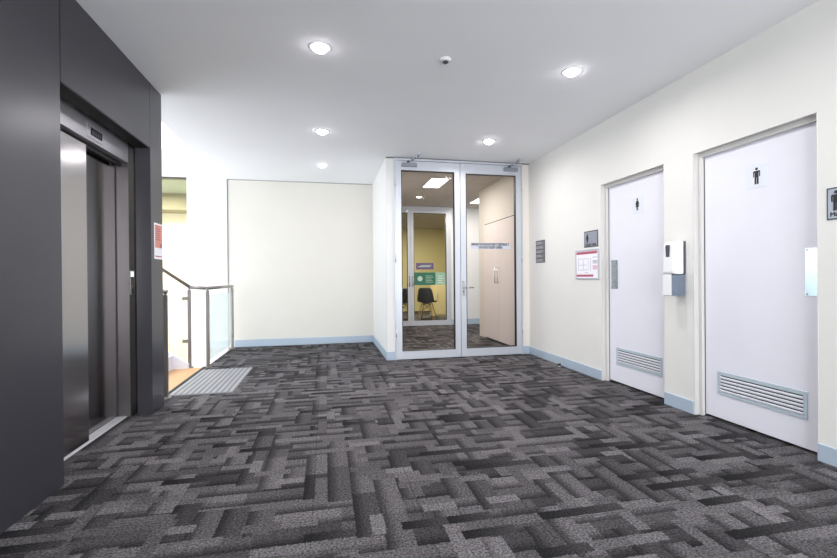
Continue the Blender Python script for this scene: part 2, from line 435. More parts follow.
# ------------------------------------------------------------------ lift front
YE, YP0, YP1 = 2.69, 3.92, 4.175          # panel edge, pier
wl = thing('wall_lift', (L-.1, 2.7, 0), 'dark grey satin panelled lift wall on the left', 'wall', kind='structure')
MB().box(L-.11, L, YB, YE, .004, H-.004, .0015, 1).build('wall_panel', M_CLAD, wl)
MB().box(L-.11, L, YE+.008, YP0-.004, 2.167, H-.004, .0015, 1).build('wall_panel', M_CLAD, wl)
MB().box(L-.105, L-.002, YE+.012, YP0-.006, 2.160, 2.166).build('soffit_dark_strip', M_BLACK, wl, 'added black strip darkening the underside of the header panel')  # black strip put under the header so its underside reads as dark shade
struct(MB().box(L-.11, L, YP0, YP1, .004, H-.004, .0015, 1).build('wall_pier', M_CLAD), 'narrow dark grey pier at the far end of the lift front', 'wall')
m = MB().box(L-.3, L-.115, YB, 2.74, 0, H).box(L-.3, L-.16, 4.02, YP1-.02, 0, H).box(L-.29, L-.2, 2.74, 4.02, 2.2, H)
m.box(L-.16, L-.115, YE-.06, YP1-.03, 2.205, H)
m.build('backing', M_BLACK, wl)
m = MB().box(-4.8, L-.3, 4.06, 4.16, -1.5, H).box(-4.8, L-.3, YB, 2.5, 0, H).box(-4.8, -2.6, 2.5, 4.06, 0, H)
struct(m.build('wall_shaft', M_WALLW), 'plastered lift shaft wall behind the dark panels', 'wall')
# stainless architrave
XA = -1.54
ar = thing('lift_door_frame', (XA, 3.3, 0), 'brushed stainless steel frame around the lift doors', 'door frame', kind='structure')
MB().box(XA-.11, XA, 2.70, 3.914, 2.035, 2.20, .001, 1).build('transom', M_STEEL2, ar)
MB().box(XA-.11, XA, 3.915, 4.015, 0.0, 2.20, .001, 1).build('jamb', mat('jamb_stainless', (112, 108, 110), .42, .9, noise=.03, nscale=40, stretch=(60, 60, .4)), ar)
MB().box(XA-.11, XA, 2.70, 2.75, 0.0, 2.034, .001, 1).build('jamb', M_STEEL, ar)
m = MB()
for x in (-1.648, -1.598): m.box(x, x+.012, 2.76, 3.90, 2.00, 2.03)
m.build('door_track', M_BLACK, ar)
m = MB().box(-1.68, -1.565, 2.75, 3.915, -.02, .004)
for x in (-1.672, -1.645, -1.618, -1.590): m.box(x, x+.014, 2.752, 3.913, .004, .009)
sl = m.build('door_sill', mat('sill_aluminium', (214, 214, 218), .4, .4, noise=.03), None)
struct(sl, 'grooved aluminium sill at the foot of the lift doors', 'threshold')
d = MB().box(-1.615, -1.578, 2.752, 3.365, .010, 2.015, .001, 1).build('door_3', M_STEEL)
struct(d, 'nearer brushed steel lift door leaf reflecting the pale wall', 'lift door')
d = MB().box(-1.668, -1.632, 3.20, 3.90, .010, 2.015, .001, 1).build('door_4', M_STEEL)
struct(d, 'farther brushed steel lift door leaf, set back behind the nearer one', 'lift door')
m = MB().box(-2.6, -1.69, 2.5, 2.6, 0, H).box(-2.6, -1.69, 4.0, 4.06, 0, H).box(-1.72, -1.70, 2.6, 4.0, -.1, 2.2)
struct(m.build('trim_3', M_BLACK), 'dark lift shaft lining behind the lift doors', 'lining')
# indicator
t = thing('floor_indicator', (XA, 3.40, 2.06), 'small floor indicator display on the steel header over the lift', 'display')
MB().box(XA, XA+.006, 3.295, 3.50, 2.052, 2.148, .002, 2).build('bezel', M_STEEL2, t)
MB().box(XA+.006, XA+.008, 3.332, 3.484, 2.074, 2.126).build('screen', M_LCD, t, 'dark display window')
m = MB()
for k in range(5): m.box(XA+.008, XA+.0085, 3.35+.025*k, 3.362+.025*k, 2.085, 2.115)
m.build('segment', mat('display_segment', (62, 62, 70), .4, noise=.03), t)
# call station
t = thing('lift_call_button', (XA, 3.955, 1.0), 'narrow lift call plate with a lit button on the far steel jamb', 'button')
MB().box(XA, XA+.004, 3.925, 3.985, .975, 1.175, .001, 1).build('face_plate', M_STEEL, t)
MB().box(XA+.004, XA+.010, 3.932, 3.978, 1.122, 1.166, .002, 2).build('button', M_BTN, t, 'square white lit button')
MB().box(XA+.004, XA+.006, 3.937, 3.973, .985, 1.112).build('key_panel', M_DPLAST, t, 'dark strip below the button')
MB().tube((XA+.006, 3.955, 1.045), (XA+.010, 3.955, 1.045), .011).build('key_switch', M_CHROME, t)
# poster on the pier
t = thing('notice', (L, 4.075, 1.27), 'red and white notice fixed on the dark lift pier', 'notice')
Y0, Y9 = 3.985, 4.165
MB().box(L, L+.0025, Y0, Y9, 1.27, 1.57).build('paper', M_PAPER, t)
MB().box(L+.0025, L+.003, Y0+.012, Y9-.012, 1.365, 1.556).build('printed_panel', M_PINK, t, 'pale red printed panel')
m = MB()
for k in range(6): m.box(L+.003, L+.0034, Y0+.03, Y9-.05-.012*(k % 2), 1.43+.018*k, 1.436+.018*k)
m.prism(circle(.0, 0, .018), FL, (L, Y9-.035, 1.385), .003, .0034)
m.build('printed_lines', mat('dull_print', (130, 90, 104), .6, noise=.03), t)
MB().box(L+.0025, L+.003, Y0+.012, Y9-.012, 1.288, 1.298).build('footer_line', M_RED, t)

# ------------------------------------------------------------------ toilet doors
def toilet_door(idx, rng, label, near_label):
    y0, y1 = rng
    fr = thing('door_frame', (W+.06, (y0+y1)/2, 0), 'pale steel frame around the %s door' % near_label, 'door frame', kind='structure')
    for ya, yb, yc in ((y1-.004, y1, y1-.032), (y0+.004, y0, y0+.032)):
        m = MB().box(W-.002, W+.128, min(ya, yb), max(ya, yb), 0, DT-.004)
        m.box(W+.040, W+.066, min(ya, yc), max(ya, yc), 0, DT-.0365)
        m.build('jamb', M_FRAME, fr)
    MB().box(W-.002, W+.128, y0+.004, y1-.004, DT-.004, DT).box(W+.040, W+.066, y0+.004, y1-.004, DT-.036, DT-.004).build('head', M_FRAME, fr)
    m = MB()
    for y, s in ((y1-.0325, 1), (y0+.0325, -1)): m.box(W+.0665, W+.07, min(y, y-.003*s), max(y, y-.003*s), 0.018, DT-.039)
    m.build('seal', M_GASKET, fr)
    XD = W+.070
    d = thing('door_%d' % idx, (XD, (y0+y1)/2, .018), label, 'door', kind='structure')
    MB().box(XD, XD+.038, y0+.012, y1-.012, .018, DT-.012, .001, 1).build('leaf', M_DOOR, d)
    # louvre grille
    ga, gb = y0+.110, y1-.145
    m = MB()
    m.box(XD-.006, XD, ga, gb, .345, .372, .001, 1).box(XD-.006, XD, ga, gb, .198, .220, .001, 1)
    m.box(XD-.006, XD, ga, ga+.024, .220, .345, .001, 1).box(XD-.006, XD, gb-.024, gb, .220, .345, .001, 1)
    g = m.build('vent_grille', M_ALUD, d, 'louvred metal vent low in the door')
    MB().box(XD-.001, XD-.0004, ga+.024, gb-.024, .220, .345).build('backing', M_BLACK, g)
    for k in range(5):
        z = .2225+k*.0245
        mm = MB().prism([(0, .004), (.0055, 0), (.0065, .001), (.0065, .010), (.0055, .012), (.001, .0165), (0, .0165)], ((-1,0,0), (0,0,1), (0,1,0)), (XD-.001, 0, z), ga+.024, gb-.024)
        mm.build('louvre', mat('louvre_metal', (206, 208, 216), .4, .2, noise=.01) if 'louvre_metal' not in MATS else MATS['louvre_metal'], g)
    return d, XD
d1, XD = toilet_door(1, D1, 'white toilet door with a female symbol and low vent grille', 'female toilet')
d2, XD = toilet_door(2, D2, 'white toilet door with a male symbol and low vent grille', 'male toilet')
# plates
def plate(par, ya, yb, za, zb):
    p = MB().box(XD-.0025, XD, ya, yb, za, zb, .0008, 1).build('push_plate', mat('polished_plate', (176, 190, 196), .2, .9, noise=.02) if 'polished_plate' not in MATS else MATS['polished_plate'], par, 'polished steel push plate')
    for y in (ya+.012, yb-.012):
        for z in (za+.012, zb-.012): MB().tube((XD-.0025, y, z), (XD-.004, y, z), .005, 10).build('screw', M_DPLAST, p)
plate(d1, 3.935, 4.035, .965, 1.26); plate(d2, 2.055, 2.155, .965, 1.26)
# door signs
def door_sign(yc, zc, female, label):
    t = thing('restroom_sign', (XD, yc, zc-.08), label, 'sign')
    MB().box(XD-.003, XD, yc-.075, yc+.075, zc-.08, zc+.08, .0008, 1).build('plaque', M_SIGNW, t)
    m = MB(); pictogram(m, FR, (XD, yc, zc-.055), .115, female, .003, .0037); m.build('symbol', M_INK, t, 'black figure symbol')
    return t
door_sign(3.64, 1.775, True, 'square white sign with a female figure on the farther toilet door')
door_sign(2.463, 1.776, False, 'square white sign with a male figure on the nearer toilet door')

# ------------------------------------------------------------------ right wall signs
t = thing('braille_sign', (W, 4.28, 1.415), 'silver tactile female toilet sign above the framed evacuation plan', 'sign')
MB().box(W-.004, W, 4.155, 4.41, 1.415, 1.593, .001, 1).build('border', M_DPLAST, t)
MB().box(W-.0055, W-.004, 4.166, 4.399, 1.426, 1.582).build('plaque', M_SIGN, t)
m = MB(); pictogram(m, FR, (W, 4.345, 1.462), .105, True, .0055, .007); m.build('symbol', M_INK, t)
text('lettering', 'Female Toilet', .034, FR, (W-.0056, 4.282, 1.443), M_INK, t, bold=.001)
t = thing('braille_sign', (W, 1.87, 1.405), 'silver tactile male toilet sign cut off by the right photo edge', 'sign')
MB().box(W-.004, W, 1.73, 1.985, 1.408, 1.592, .001, 1).build('border', M_DPLAST, t)
MB().box(W-.0055, W-.004, 1.739, 1.976, 1.417, 1.583).build('plaque', M_SIGN, t)
m = MB(); pictogram(m, FR, (W, 1.935, 1.459), .115, False, .0055, .007); m.build('symbol', M_INK, t)
text('lettering', 'Male Toilet', .036, FR, (W-.0056, 1.966, 1.438), M_INK, t, align='LEFT', bold=.001)
# directory
t = thing('directory_sign', (W, 5.435, 1.285), 'small grey directory sign of stacked strips beside the glass doors', 'sign')
MB().box(W-.004, W, 5.31, 5.56, 1.284, 1.585, .001, 1).build('back_plate', M_DPLAST, t)
for k in range(5):
    z = 1.292+.058*k
    s = MB().box(W-.008, W-.004, 5.318, 5.552, z, z+.050, .001, 1).build('strip', M_SIGND, t)
    mm = MB()
    for j in range(2): mm.box(W-.0086, W-.008, 5.36+.02*((k+j) % 3), 5.53, z+.013+.016*j, z+.020+.016*j)
    mm.build('engraving', mat('engraving_pale', (186, 188, 194), .5, noise=.02) if 'engraving_pale' not in MATS else MATS['engraving_pale'], s)
# evacuation plan
t = thing('evacuation_plan', (W, 4.355, 1.066), 'framed white and red evacuation plan left of the farther toilet door', 'notice')
ya, yb, za, zb = 4.138, 4.575, 1.066, 1.392
m = MB().box(W-.012, W, ya, yb, za, za+.014, .002, 1).box(W-.012, W, ya, yb, zb-.014, zb, .002, 1).box(W-.012, W, ya, ya+.014, za+.014, zb-.014, .002, 1).box(W-.012, W, yb-.014, yb, za+.014, zb-.014, .002, 1)
m.build('frame', M_ALU, t)
MB().box(W-.006, W, ya+.014, yb-.014, za+.014, zb-.014).build('sheet', M_PAPER, t)
MB().box(W-.007, W-.006, ya+.03, yb-.018, zb-.050, zb-.022).build('red_band', M_RED, t, 'dull red heading band')
MB().box(W-.007, W-.006, ya+.10, yb-.018, za+.026, za+.050).build('red_band', M_RED, t, 'dull red footer band')
m = MB()
m.box(W-.0068, W-.006, 4.285, 4.29, 1.15, 1.30).box(W-.0068, W-.006, 4.36, 4.50, 1.22, 1.224).box(W-.0068, W-.006, 4.42, 4.424, 1.17, 1.28).box(W-.0068, W-.006, 4.33, 4.52, 1.165, 1.169).box(W-.0068, W-.006, 4.33, 4.52, 1.29, 1.294).box(W-.0068, W-.006, 4.33, 4.40, 1.135, 1.139)
m.box(W-.0068, W-.006, 4.33, 4.334, 1.165, 1.294).box(W-.0068, W-.006, 4.516, 4.52, 1.165, 1.294)
m.build('floor_plan', M_INKG, t)
m = MB().box(W-.0068, W-.006, 4.165, 4.25, 1.262, 1.268).box(W-.0068, W-.006, 4.165, 4.25, 1.30, 1.306)
for k in range(3): m.box(W-.0068, W-.006, 4.165, 4.245, 1.235+.01*k, 1.240+.01*k)
m.build('legend', M_INKG, t)
MB().box(W-.0068, W-.006, 4.165, 4.245, 1.17, 1.215).build('legend_block', M_PINKL, t)

# soap / sanitiser dispenser
t = thing('hand_sanitiser_dispenser', (W, 3.06, .93), 'white wall dispenser with grey drip tray between the toilet doors', 'dispenser')
MB().box(W-.013, W, 3.000, 3.118, 1.108, 1.374, .004, 2).build('back_plate', M_DPLAST, t)
m = MB()
prof = [(.012, 1.108), (.108, 1.112), (.116, 1.122), (.112, 1.34), (.098, 1.366), (.075, 1.376), (.012, 1.376)]
m.prism(prof, ((-1,0,0), (0,0,1), (0,1,0)), (W, 0, 0), 3.006, 3.114, .006)
m.build('cover', M_WPLAST, t)
MB().prism([(-.018, 0), (.018, 0), (.024, .098), (-.024, .098)], FR, (W, 3.062, 1.248), .1145, .1165).build('level_window', M_DPLAST, t, 'dark level window')
MB().tube((W-.075, 3.05, 1.108), (W-.075, 3.05, 1.085), .012).build('nozzle', M_DPLAST, t)
MB().box(W-.012, W, 3.006, 3.100, .935, 1.105, .003, 2).build('tray_back', M_GPLAST, t)
m = MB().box(W-.125, W-.012, 3.006, 3.100, .935, .952, .003, 2).box(W-.125, W-.012, 3.006, 3.014, .952, 1.100, .002, 1)
m.build('tray_side', M_GPLAST, t)
MB().box(W-.131, W-.125, 3.010, 3.100, .938, 1.102, .002, 1).build('tray_front', M_WPLAST, t, 'white front face of the drip tray')

# door stop on the floor
t = thing('door_stop', (W-.06, 4.86, 0), 'small floor door stop by the right wall skirting', 'door stop')
MB().lathe([(0, 0), (.024, 0), (.024, .008), (.012, .012), (.012, .045), (0, .045)], (W-.06, 4.86, 0), 20).build('base', M_CHROME, t)
MB().lathe([(.0121, .018), (.019, .018), (.019, .036), (.0121, .036)], (W-.06, 4.86, 0), 20).build('rubber_ring', M_GASKET, t)

# ------------------------------------------------------------------ aluminium glass doors
gf = thing('glass_door_frame', (1.8, Y1, 0), 'thin aluminium frame round the double glass doors', 'door frame', kind='structure')
MB().box(.898, .912, Y1-.03, Y1+.07, 0, H-.014).build('jamb', M_ALU, gf)
MB().box(2.708, 2.722, Y1-.03, Y1+.07, 0, H-.014).build('jamb', M_ALU, gf)
MB().box(.912, 2.708, Y1-.03, Y1+.07, 2.660, H-.014).build('head', M_ALU, gf)
MB().box(AX, W, Y1-.01, Y1+.06, H-.013, H-.001).build('head_gap', mat('gap_grey', (92, 92, 94), .6, noise=.03), gf)
m = MB().box(2.722, W, Y1, Y1+.06, 0, H-.014)
struct(m.build('wall_nib', M_CREAM), 'narrow cream wall strip right of the glass doors', 'wall')
m = MB().box(2.724, W-.013, Y1-.012, Y1, .002, .115, .002, 1)
struct(m.build('baseboard_nib', M_SKIRT), 'short skirting piece right of the glass doors', 'skirting')

def glass_leaf(name, x0, x1, y, z1, label, sl, sr, tr, br, lever=None, idx=0):
    d = thing(name, ((x0+x1)/2, y, .01), label, 'door', kind='structure')
    ya, yb = y-.024, y+.024
    m = MB().box(x0, x0+sl, ya, yb, .008, z1, .0015, 1).box(x1-sr, x1, ya, yb, .008, z1, .0015, 1)
    m.box(x0+sl, x1-sr, ya, yb, z1-tr, z1, .0015, 1).box(x0+sl, x1-sr, ya, yb, .008, br, .0015, 1)
    m.build('frame', M_ALU, d)
    a, b, c, e = x0+sl, x1-sr, br, z1-tr; g = .009
    m = MB().box(a, a+g, ya-.001, yb+.001, c, e).box(b-g, b, ya-.001, yb+.001, c, e).box(a+g, b-g, ya-.001, yb+.001, c, c+g).box(a+g, b-g, ya-.001, yb+.001, e-g, e)
    m.build('gasket', M_GASKET, d)
    MB().box(a+.006, b-.006, y-.004, y+.004, c+.006, e-.006).build('pane', M_GLASS, d)
    return d
gl = glass_leaf('door_5', .914, 1.807, Y1, 2.655, 'left glass door in a silver frame, second glazed door and chairs behind', .078, .078, .125, .115)
gr = glass_leaf('door_6', 1.813, 2.706, Y1, 2.655, 'right glass door in a silver frame carrying the grey smoke door sign', .078, .080, .135, .118)
for x in (1.797, 1.823):
    pass
def lever(d, x, dirn, zc=.955):
    y = Y1-.024
    p = MB().box(x-.018, x+.018, y-.006, y, .845, 1.045, .003, 2).build('lock_plate', M_CHROME, d)
    MB().tube((x, y-.006, .90), (x, y-.012, .90), .010).build('lock_cylinder', M_DPLAST, p)
    MB().path([(x, y-.006, zc), (x, y-.055, zc), (x+.13*dirn, y-.055, zc)], .009).build('lever', M_CHROME, p)
lever(gr, 1.848, 1)
def hinge(d, x):
    for z in (.36, 1.36, 2.36):
        MB().tube((x, Y1-.034, z-.05), (x, Y1-.034, z+.05), .009, 12).build('hinge', M_ALU, d)
hinge(gl, .910); hinge(gr, 2.710)
def closer(xa, xb, ex, ey, label):
    z = 2.597; y = Y1-.024
    t = thing('door_closer', ((xa+xb)/2, y, z-.03), label, 'door closer', group='overhead door closers')
    MB().box(xa, xb, y-.045, y, z-.026, z+.026, .006, 2).build('body', MATS.get('closer_steel') or mat('closer_steel', (150, 156, 166), .3, .8, noise=.03), t)
    px_ = xa+(xb-xa)*.40
    MB().tube((px_, y-.024, z+.026), (px_, y-.024, z+.050), .014).build('spindle', M_DPLAST, t)
    MB().path([(px_, y-.024, z+.046), ((px_+ex)/2+.02, y-.11, z+.060), (ex, ey, H-.022)], .011, 10).build('arm', M_CHROME, t)
    MB().box(ex-.02, ex+.02, ey-.05, ey+.05, H-.022, H, .003, 1).build('bracket', M_ALU, t)
closer(1.0, 1.205, 1.19, Y1-.22, 'silver door closer over the left glass door')
closer(2.44, 2.645, 2.60, Y1-.2, 'silver door closer over the right glass door')
# smoke-door sign
t = thing('door_sign', (2.25, Y1-.006, 1.486), 'grey strip sign with two lines of black capitals on the right glass door', 'sign')
MB().box(1.957, 2.545, Y1-.0055, Y1-.0042, 1.486, 1.572).build('plate', mat('sign_strip', (196, 200, 212), .45, .1, noise=.01), t)
text('lettering', 'SMOKE DOOR DO NOT OBSTRUCT', .050, FB, (2.251, Y1-.0056, 1.5495), M_INK, t, .0006, bold=.0022, xs=.69)
text('lettering', 'DO NOT KEEP OPEN', .050, FB, (2.251, Y1-.0056, 1.507), M_INK, t, .0006, bold=.0022, xs=.74)

# ------------------------------------------------------------------ vestibule behind the doors
m = MB().box(AX, AX+.1, Y2+.1, YF, 0, H)
struct(m.build('wall_vestibule_left', M_CREAM), 'cream vestibule wall left of the glass doors', 'wall')
m = MB().box(2.82, 2.95, Y1+.11, 6.18, 0, H).box(2.82, 2.95, 7.51, 7.80, 0, H).box(2.82, 2.95, 6.18, 7.51, 2.045, H).box(3.3, 3.4, Y1+.11, 7.8, 0, H).box(2.95, 3.3, 7.7, 7.8, 0, H)
struct(m.build('wall_vestibule_right', M_CREAM), 'cream vestibule wall around the tall cupboard', 'wall')
m = MB().box(2.825, 6.0, YF+.05, YF+.15, 0, H).box(5.9, 6.0, 5.9, YF+.05, 0, H)
struct(m.build('wall_far', M_WALLW), 'white far wall seen beyond the cupboard', 'wall')
m = MB().box(2.826, 5.9, YF+.035, YF+.05, .002, .13)
struct(m.build('baseboard_far', M_SKIRT), 'grey skirting below the far white wall', 'skirting')
# cupboard
t = thing('cupboard', (3.05, 6.845, 0), 'tall cream two-door cupboard behind the right glass door', 'cupboard')
MB().box(2.825, 3.28, 6.185, 7.505, .06, 2.04).build('body', M_CUP, t)
MB().box(2.86, 3.25, 6.19, 7.50, 0.002, .06).build('plinth', M_BLACK, t)
for ya, yb, yh in ((6.188, 6.842, 6.79), (6.848, 7.502, 6.90)):
    d = MB().box(2.80, 2.8212, ya, yb, .03, 2.026, .001, 1).build('door', M_CUP, t)
    MB().path([(2.80, yh, 1.0), (2.765, yh, 1.0), (2.765, yh, 1.245), (2.80, yh, 1.245)], .007, 10).build('handle', M_CHROME, d, 'steel bow handle')
MB().box(2.8215, 2.8249, 6.19, 7.50, 2.020, 2.044).box(2.8215, 2.8249, 6.84, 6.85, .06, 2.020).build('shadow_strip', M_BLACK, t, 'black strip for the shade in the gaps around the cupboard doors')  # black strips paint the shade of the gaps over the pale body
# second glazed screen
sf = thing('screen_frame', (1.85, YF, 0), 'silver frame of the second glazed screen behind the doors', 'door frame', kind='structure')
MB().box(.90, 2.823, YF-.03, YF+.05, 2.62, H).build('head', M_ALU, sf)
MB().box(2.775, 2.823, YF-.03, YF+.05, 0, 2.62).build('jamb', M_ALU, sf)
MB().box(.90, .95, YF-.03, YF+.05, 0, 2.62).build('jamb', M_ALU, sf)
g1 = glass_leaf('door_7', .952, 1.874, YF, 2.615, 'left leaf of the farther glazed doors, mostly hidden by the silver frame', .068, .068, .06, .125)
g2 = glass_leaf('door_8', 1.878, 2.773, YF, 2.615, 'right leaf of the farther glazed doors bearing green and purple posters', .068, .066, .06, .125)
for d, x in ((g1, 1.838), (g2, 1.914)):
    MB().path([(x, YF-.024, .90), (x, YF-.06, .90), (x, YF-.06, 1.12), (x, YF-.024, 1.12)], .01, 10).build('handle', M_CHROME, d)
# posters on its glass
yp = YF-.0045
t = thing('poster', (2.2, yp, .925), 'green poster with a white emblem on the farther glazed door', 'poster')
MB().box(1.953, 2.449, yp-.0015, yp, .925, 1.212).build('sheet', M_GREEN, t)
m = MB(); m.prism(circle(0, 0, .058), FB, (2.09, yp, 1.07), .0015, .002); e = m.build('emblem', mat('poster_white', (190, 214, 196), .5, noise=.08, nscale=60), t)
m = MB()
for k in range(5): m.box(2.22, 2.40-.02*(k % 3), yp-.002, yp-.0015, .985+.036*k, .994+.036*k)
m.build('printed_lines', MATS['poster_white'], t)
t = thing('poster', (2.57, yp, .925), 'pale green poster beside the darker green one', 'poster')
MB().box(2.453, 2.687, yp-.0015, yp, .925, 1.212).build('sheet', M_GREENL, t)
m = MB()
for k in range(4): m.box(2.50, 2.64-.03*(k % 2), yp-.002, yp-.0015, .97+.05*k, .985+.05*k)
m.build('printed_lines', M_SIGNW, t)
t = thing('poster', (2.2, yp, 1.28), 'purple poster above the green poster on the farther glazed door', 'poster')
MB().box(2.0, 2.407, yp-.0015, yp, 1.28, 1.427).build('sheet', M_PURPLE, t)
m = MB().box(2.05, 2.33, yp-.002, yp-.0015, 1.335, 1.352).box(2.10, 2.36, yp-.002, yp-.0015, 1.365, 1.378)
m.build('printed_lines', MATS['poster_white'], t)
# room beyond
m = MB().box(-1.0, 6.0, 14.0, 14.1, 0, H).box(-1.0, -.9, YF+.05, 14.0, 0, H).box(5.9, 6.0, YF+.15, 14, 0, H)
m.box(-1.0, AX+.1, YF, YF+.1, 0, H)
struct(m.build('wall_yellow', M_YELLOW), 'olive-yellow wall of the room beyond the glazed doors', 'wall')
t = thing('tall_cabinet', (3.25, 12.25, 0), 'pale yellow tall cabinet right of the dark chairs', 'cabinet')
MB().box(3.0, 3.5, 12.0, 12.5, .0, .98).build('body', M_PALEY, t)
MB().box(3.005, 3.495, 11.98, 12.0, .05, .97).build('door', M_PALEY, t)
MB().box(3.07, 3.08, 11.96, 11.98, .5, .65).build('handle', M_CHROME, t)

# chairs
def shell_chair(loc, rz, label):
    t = thing('shell_chair', loc, label, 'chair', group='dark shell chairs behind the glass')
    # seat-and-back profile (x forward, z up)
    prof = [(.24, .435), (.20, .452), (.12, .445), (.0, .425), (-.10, .425), (-.17, .455), (-.205, .54), (-.225, .66), (-.25, .78), (-.262, .83)]
    wid = [.19, .215, .23, .235, .235, .23, .225, .205, .175, .13]
    dip = [.0, .012, .02, .028, .03, .03, .03, .03, .02, .008]
    NB = 9; b = bmesh.new(); G = []
    for (x, z), w_, q in zip(prof, wid, dip):
        row = []
        for j in range(NB):
            s = -1+2*j/(NB-1); e = abs(s)**2.4
            up = 1 if x > -.15 else .25
            row.append(b.verts.new((x + (0.045*e if up < 1 else 0), s*w_, z + q*e*2.2*up)))
        G.append(row)
    for A, B in zip(G, G[1:]):
        for j in range(NB-1): b.faces.new((A[j], A[j+1], B[j+1], B[j]))
    bmesh.ops.recalc_face_normals(b, faces=b.faces)
    bmesh.ops.solidify(b, geom=list(b.faces), thickness=.008)
    for f in b.faces: f.smooth = True
    me = bpy.data.meshes.new('seat_shell'); b.to_mesh(me); b.free(); me.materials.append(M_SHELL)
    o = bpy.data.objects.new('seat_shell', me); COL.objects.link(o); o.parent = t
    lo = Vector(loc)
    for sx, sy in ((1, 1), (1, -1), (-1, 1), (-1, -1)):
        mm = MB().tube(lo+Vector((.10*sx-.02, .11*sy, .415)), lo+Vector((.21*sx-.02, .21*sy, 0)), .016, 12, .011)
        mm.build('leg', M_WOOD, t, 'pale wooden leg')
    mm = MB()
    for a, c in (((.085, .10, .40), (-.15, -.13, .22)), ((.085, -.10, .40), (-.15, .13, .22)), ((.12, .13, .25), (-.12, -.10, .40)), ((.12, -.13, .25), (-.12, .10, .40))):
        mm.tube(lo+Vector(a), lo+Vector(c), .005, 8)
    mm.box(lo.x-.13, lo.x+.09, lo.y-.12, lo.y+.12, lo.z+.400, lo.z+.412)
    mm.build('brace', M_GASKET, t, 'thin black cross braces')
    t.rotation_euler.z = rz
    return t
shell_chair((2.60, 11.2, 0), math.radians(62), 'dark grey shell chair with wooden legs below the green poster')
shell_chair((1.98, 11.25, 0), math.radians(66), 'dark grey shell chair half hidden behind the middle door stile')

# ------------------------------------------------------------------ stairs, railing, mat
t = thing('tactile_mat', (-1.18, 5.10, 0), 'pale grey ribbed tactile pad on the carpet at the foot of the stairs', 'mat')
MB().box(-1.468, -.885, 4.50, 5.70, 0.0, .006, .002, 1).build('base', M_MATR, t)
m = MB()
for k in range(11):
    x = -1.452+k*.0525; m.box(x, x+.032, 4.515, 5.685, .006, .011, .0015, 1)
m.build('rib', mat('tactile_rib', (146, 147, 152), .55, noise=.02), t)
m = MB().box(-1.50, -1.472, 4.17, 5.88, 0, .012, .002, 1)
struct(m.build('trim_4', mat('nosing_black', (46, 44, 44), .6, noise=.05)), 'dark nosing strip between the carpet and timber landing', 'trim')
st = thing('staircase', (-2.4, 5.0, 0), 'staircase with timber landing and white stringer rising left of the tactile pad', 'staircase')
MB().box(-1.83, -1.50, 4.51, 5.88, -.12, .003).build('timber_landing', M_TIMBER, st)
for k in range(15):
    x = -1.83-.26*k; z = .175*(k+1)
    s = MB().box(x-.29, x, 4.545, 5.83, z-.03, z, .003, 1).build('step', M_STRING, st)
    MB().box(x-.02, x-.005, 4.545, 5.83, z-.175, z-.03).build('riser', M_STRING, s)
sl_ = .175/.26
def stringer(y0, y1):
    return MB().prism([(-1.66, .0), (-1.66, .06), (-1.80, .16), (-5.6, .16+3.8*sl_), (-5.6, -.14+3.8*sl_), (-1.88, 0)], ((1,0,0), (0,0,1), (0,-1,0)), (0, y1, 0), 0, y1-y0)
stringer(5.835, 5.875).build('stringer', M_STRING, st)
stringer(4.51, 4.542).build('stringer', M_STRING, st)

def railing_post(mb, x, y, z0, z1, w=.02, d=.006):
    mb.box(x-w, x+w, y-w*.6, y+w*.6, z0+.008, z1, .003, 1); mb.lathe([(0, 0), (.045, 0), (.045, .008), (0, .008)], (x, y, z0), 20)
rl = thing('glass_railing', (-1.47, 6.6, 0), 'short stainless and glass railing at the alcove edge', 'railing')
for y in (5.90, 7.36):
    m = MB(); railing_post(m, -1.445 if y > 7 else -1.447, y, 0, .955); m.build('post', M_POST, rl)
MB().path([(-1.447, 7.40, .985), (-1.447, 5.88, .985)], .021, 16).build('handrail', M_POST, rl)
for y in (5.90, 7.36): MB().tube((-1.447, y, .955), (-1.447, y, .97), .010).build('rail_bracket', M_POST, rl)
MB().box(-1.452, -1.442, 5.955, 7.305, .075, .895, .002, 1).build('glass_panel', M_GLASSR, rl)
for y in (5.935, 7.325):
    for z in (.20, .78): MB().box(-1.460, -1.434, y-.024, y+.024, z-.022, z+.022, .004, 2).build('glass_clamp', M_POST, rl)
rs = thing('stair_railing', (-1.7, 5.93, 0), 'stainless handrail with glass infill climbing the far side of the stairs', 'railing')
YR = 5.925
# landing support for the far-side posts
m = MB().box(-4.8, -1.478, 5.88, 5.89, -.12, -.002).box(-1.83, -1.478, 5.89, 5.97, -.12, -.002)
struct(m.build('trim_5', M_WALLW), 'white floor edge beneath the far stair railing', 'trim')
m = MB(); railing_post(m, -1.665, YR, 0, .965); m.build('post', M_POST, rs)
p0 = (-1.47, YR, .985); p1 = (-1.655, YR, 1.0); p2 = (-4.3, YR, 1.0+2.645*.72)
MB().path([p0, p1, p2], .021, 16).build('handrail', M_POST, rs)
m = MB().tube((-1.665, YR, .965), (-1.665, YR, .985), .010); m.build('rail_bracket', M_POST, rs)
MB().prism([(-1.72, .26), (-1.72, .90), (-2.75, .90+1.03*.72), (-2.75, .26+1.03*.0)], ((1,0,0), (0,0,1), (0,-1,0)), (0, YR, 0), -.005, .005).build('glass_panel', M_GLASSR, rs)
for z in (.33, .86): MB().box(-1.745, -1.684, YR-.014, YR+.014, z-.022, z+.022, .004, 2).build('glass_clamp', M_POST, rs)
rn = thing('newel_railing', (-1.46, 4.49, 0), 'stainless post and handrail beside the lift pier at the near stair edge', 'railing')
m = MB(); railing_post(m, -1.455, 4.45, 0, .955); m.build('post', M_POST, rn)
m = MB().tube((-1.455, 4.45, .955), (-1.455, 4.45, .985), .010); m.build('rail_bracket', M_POST, rn)
MB().path([(-1.435, 4.45, .985), (-1.66, 4.45, 1.0), (-4.3, 4.45, 1.0+2.64*.72)], .021, 16).build('handrail', M_POST, rn)

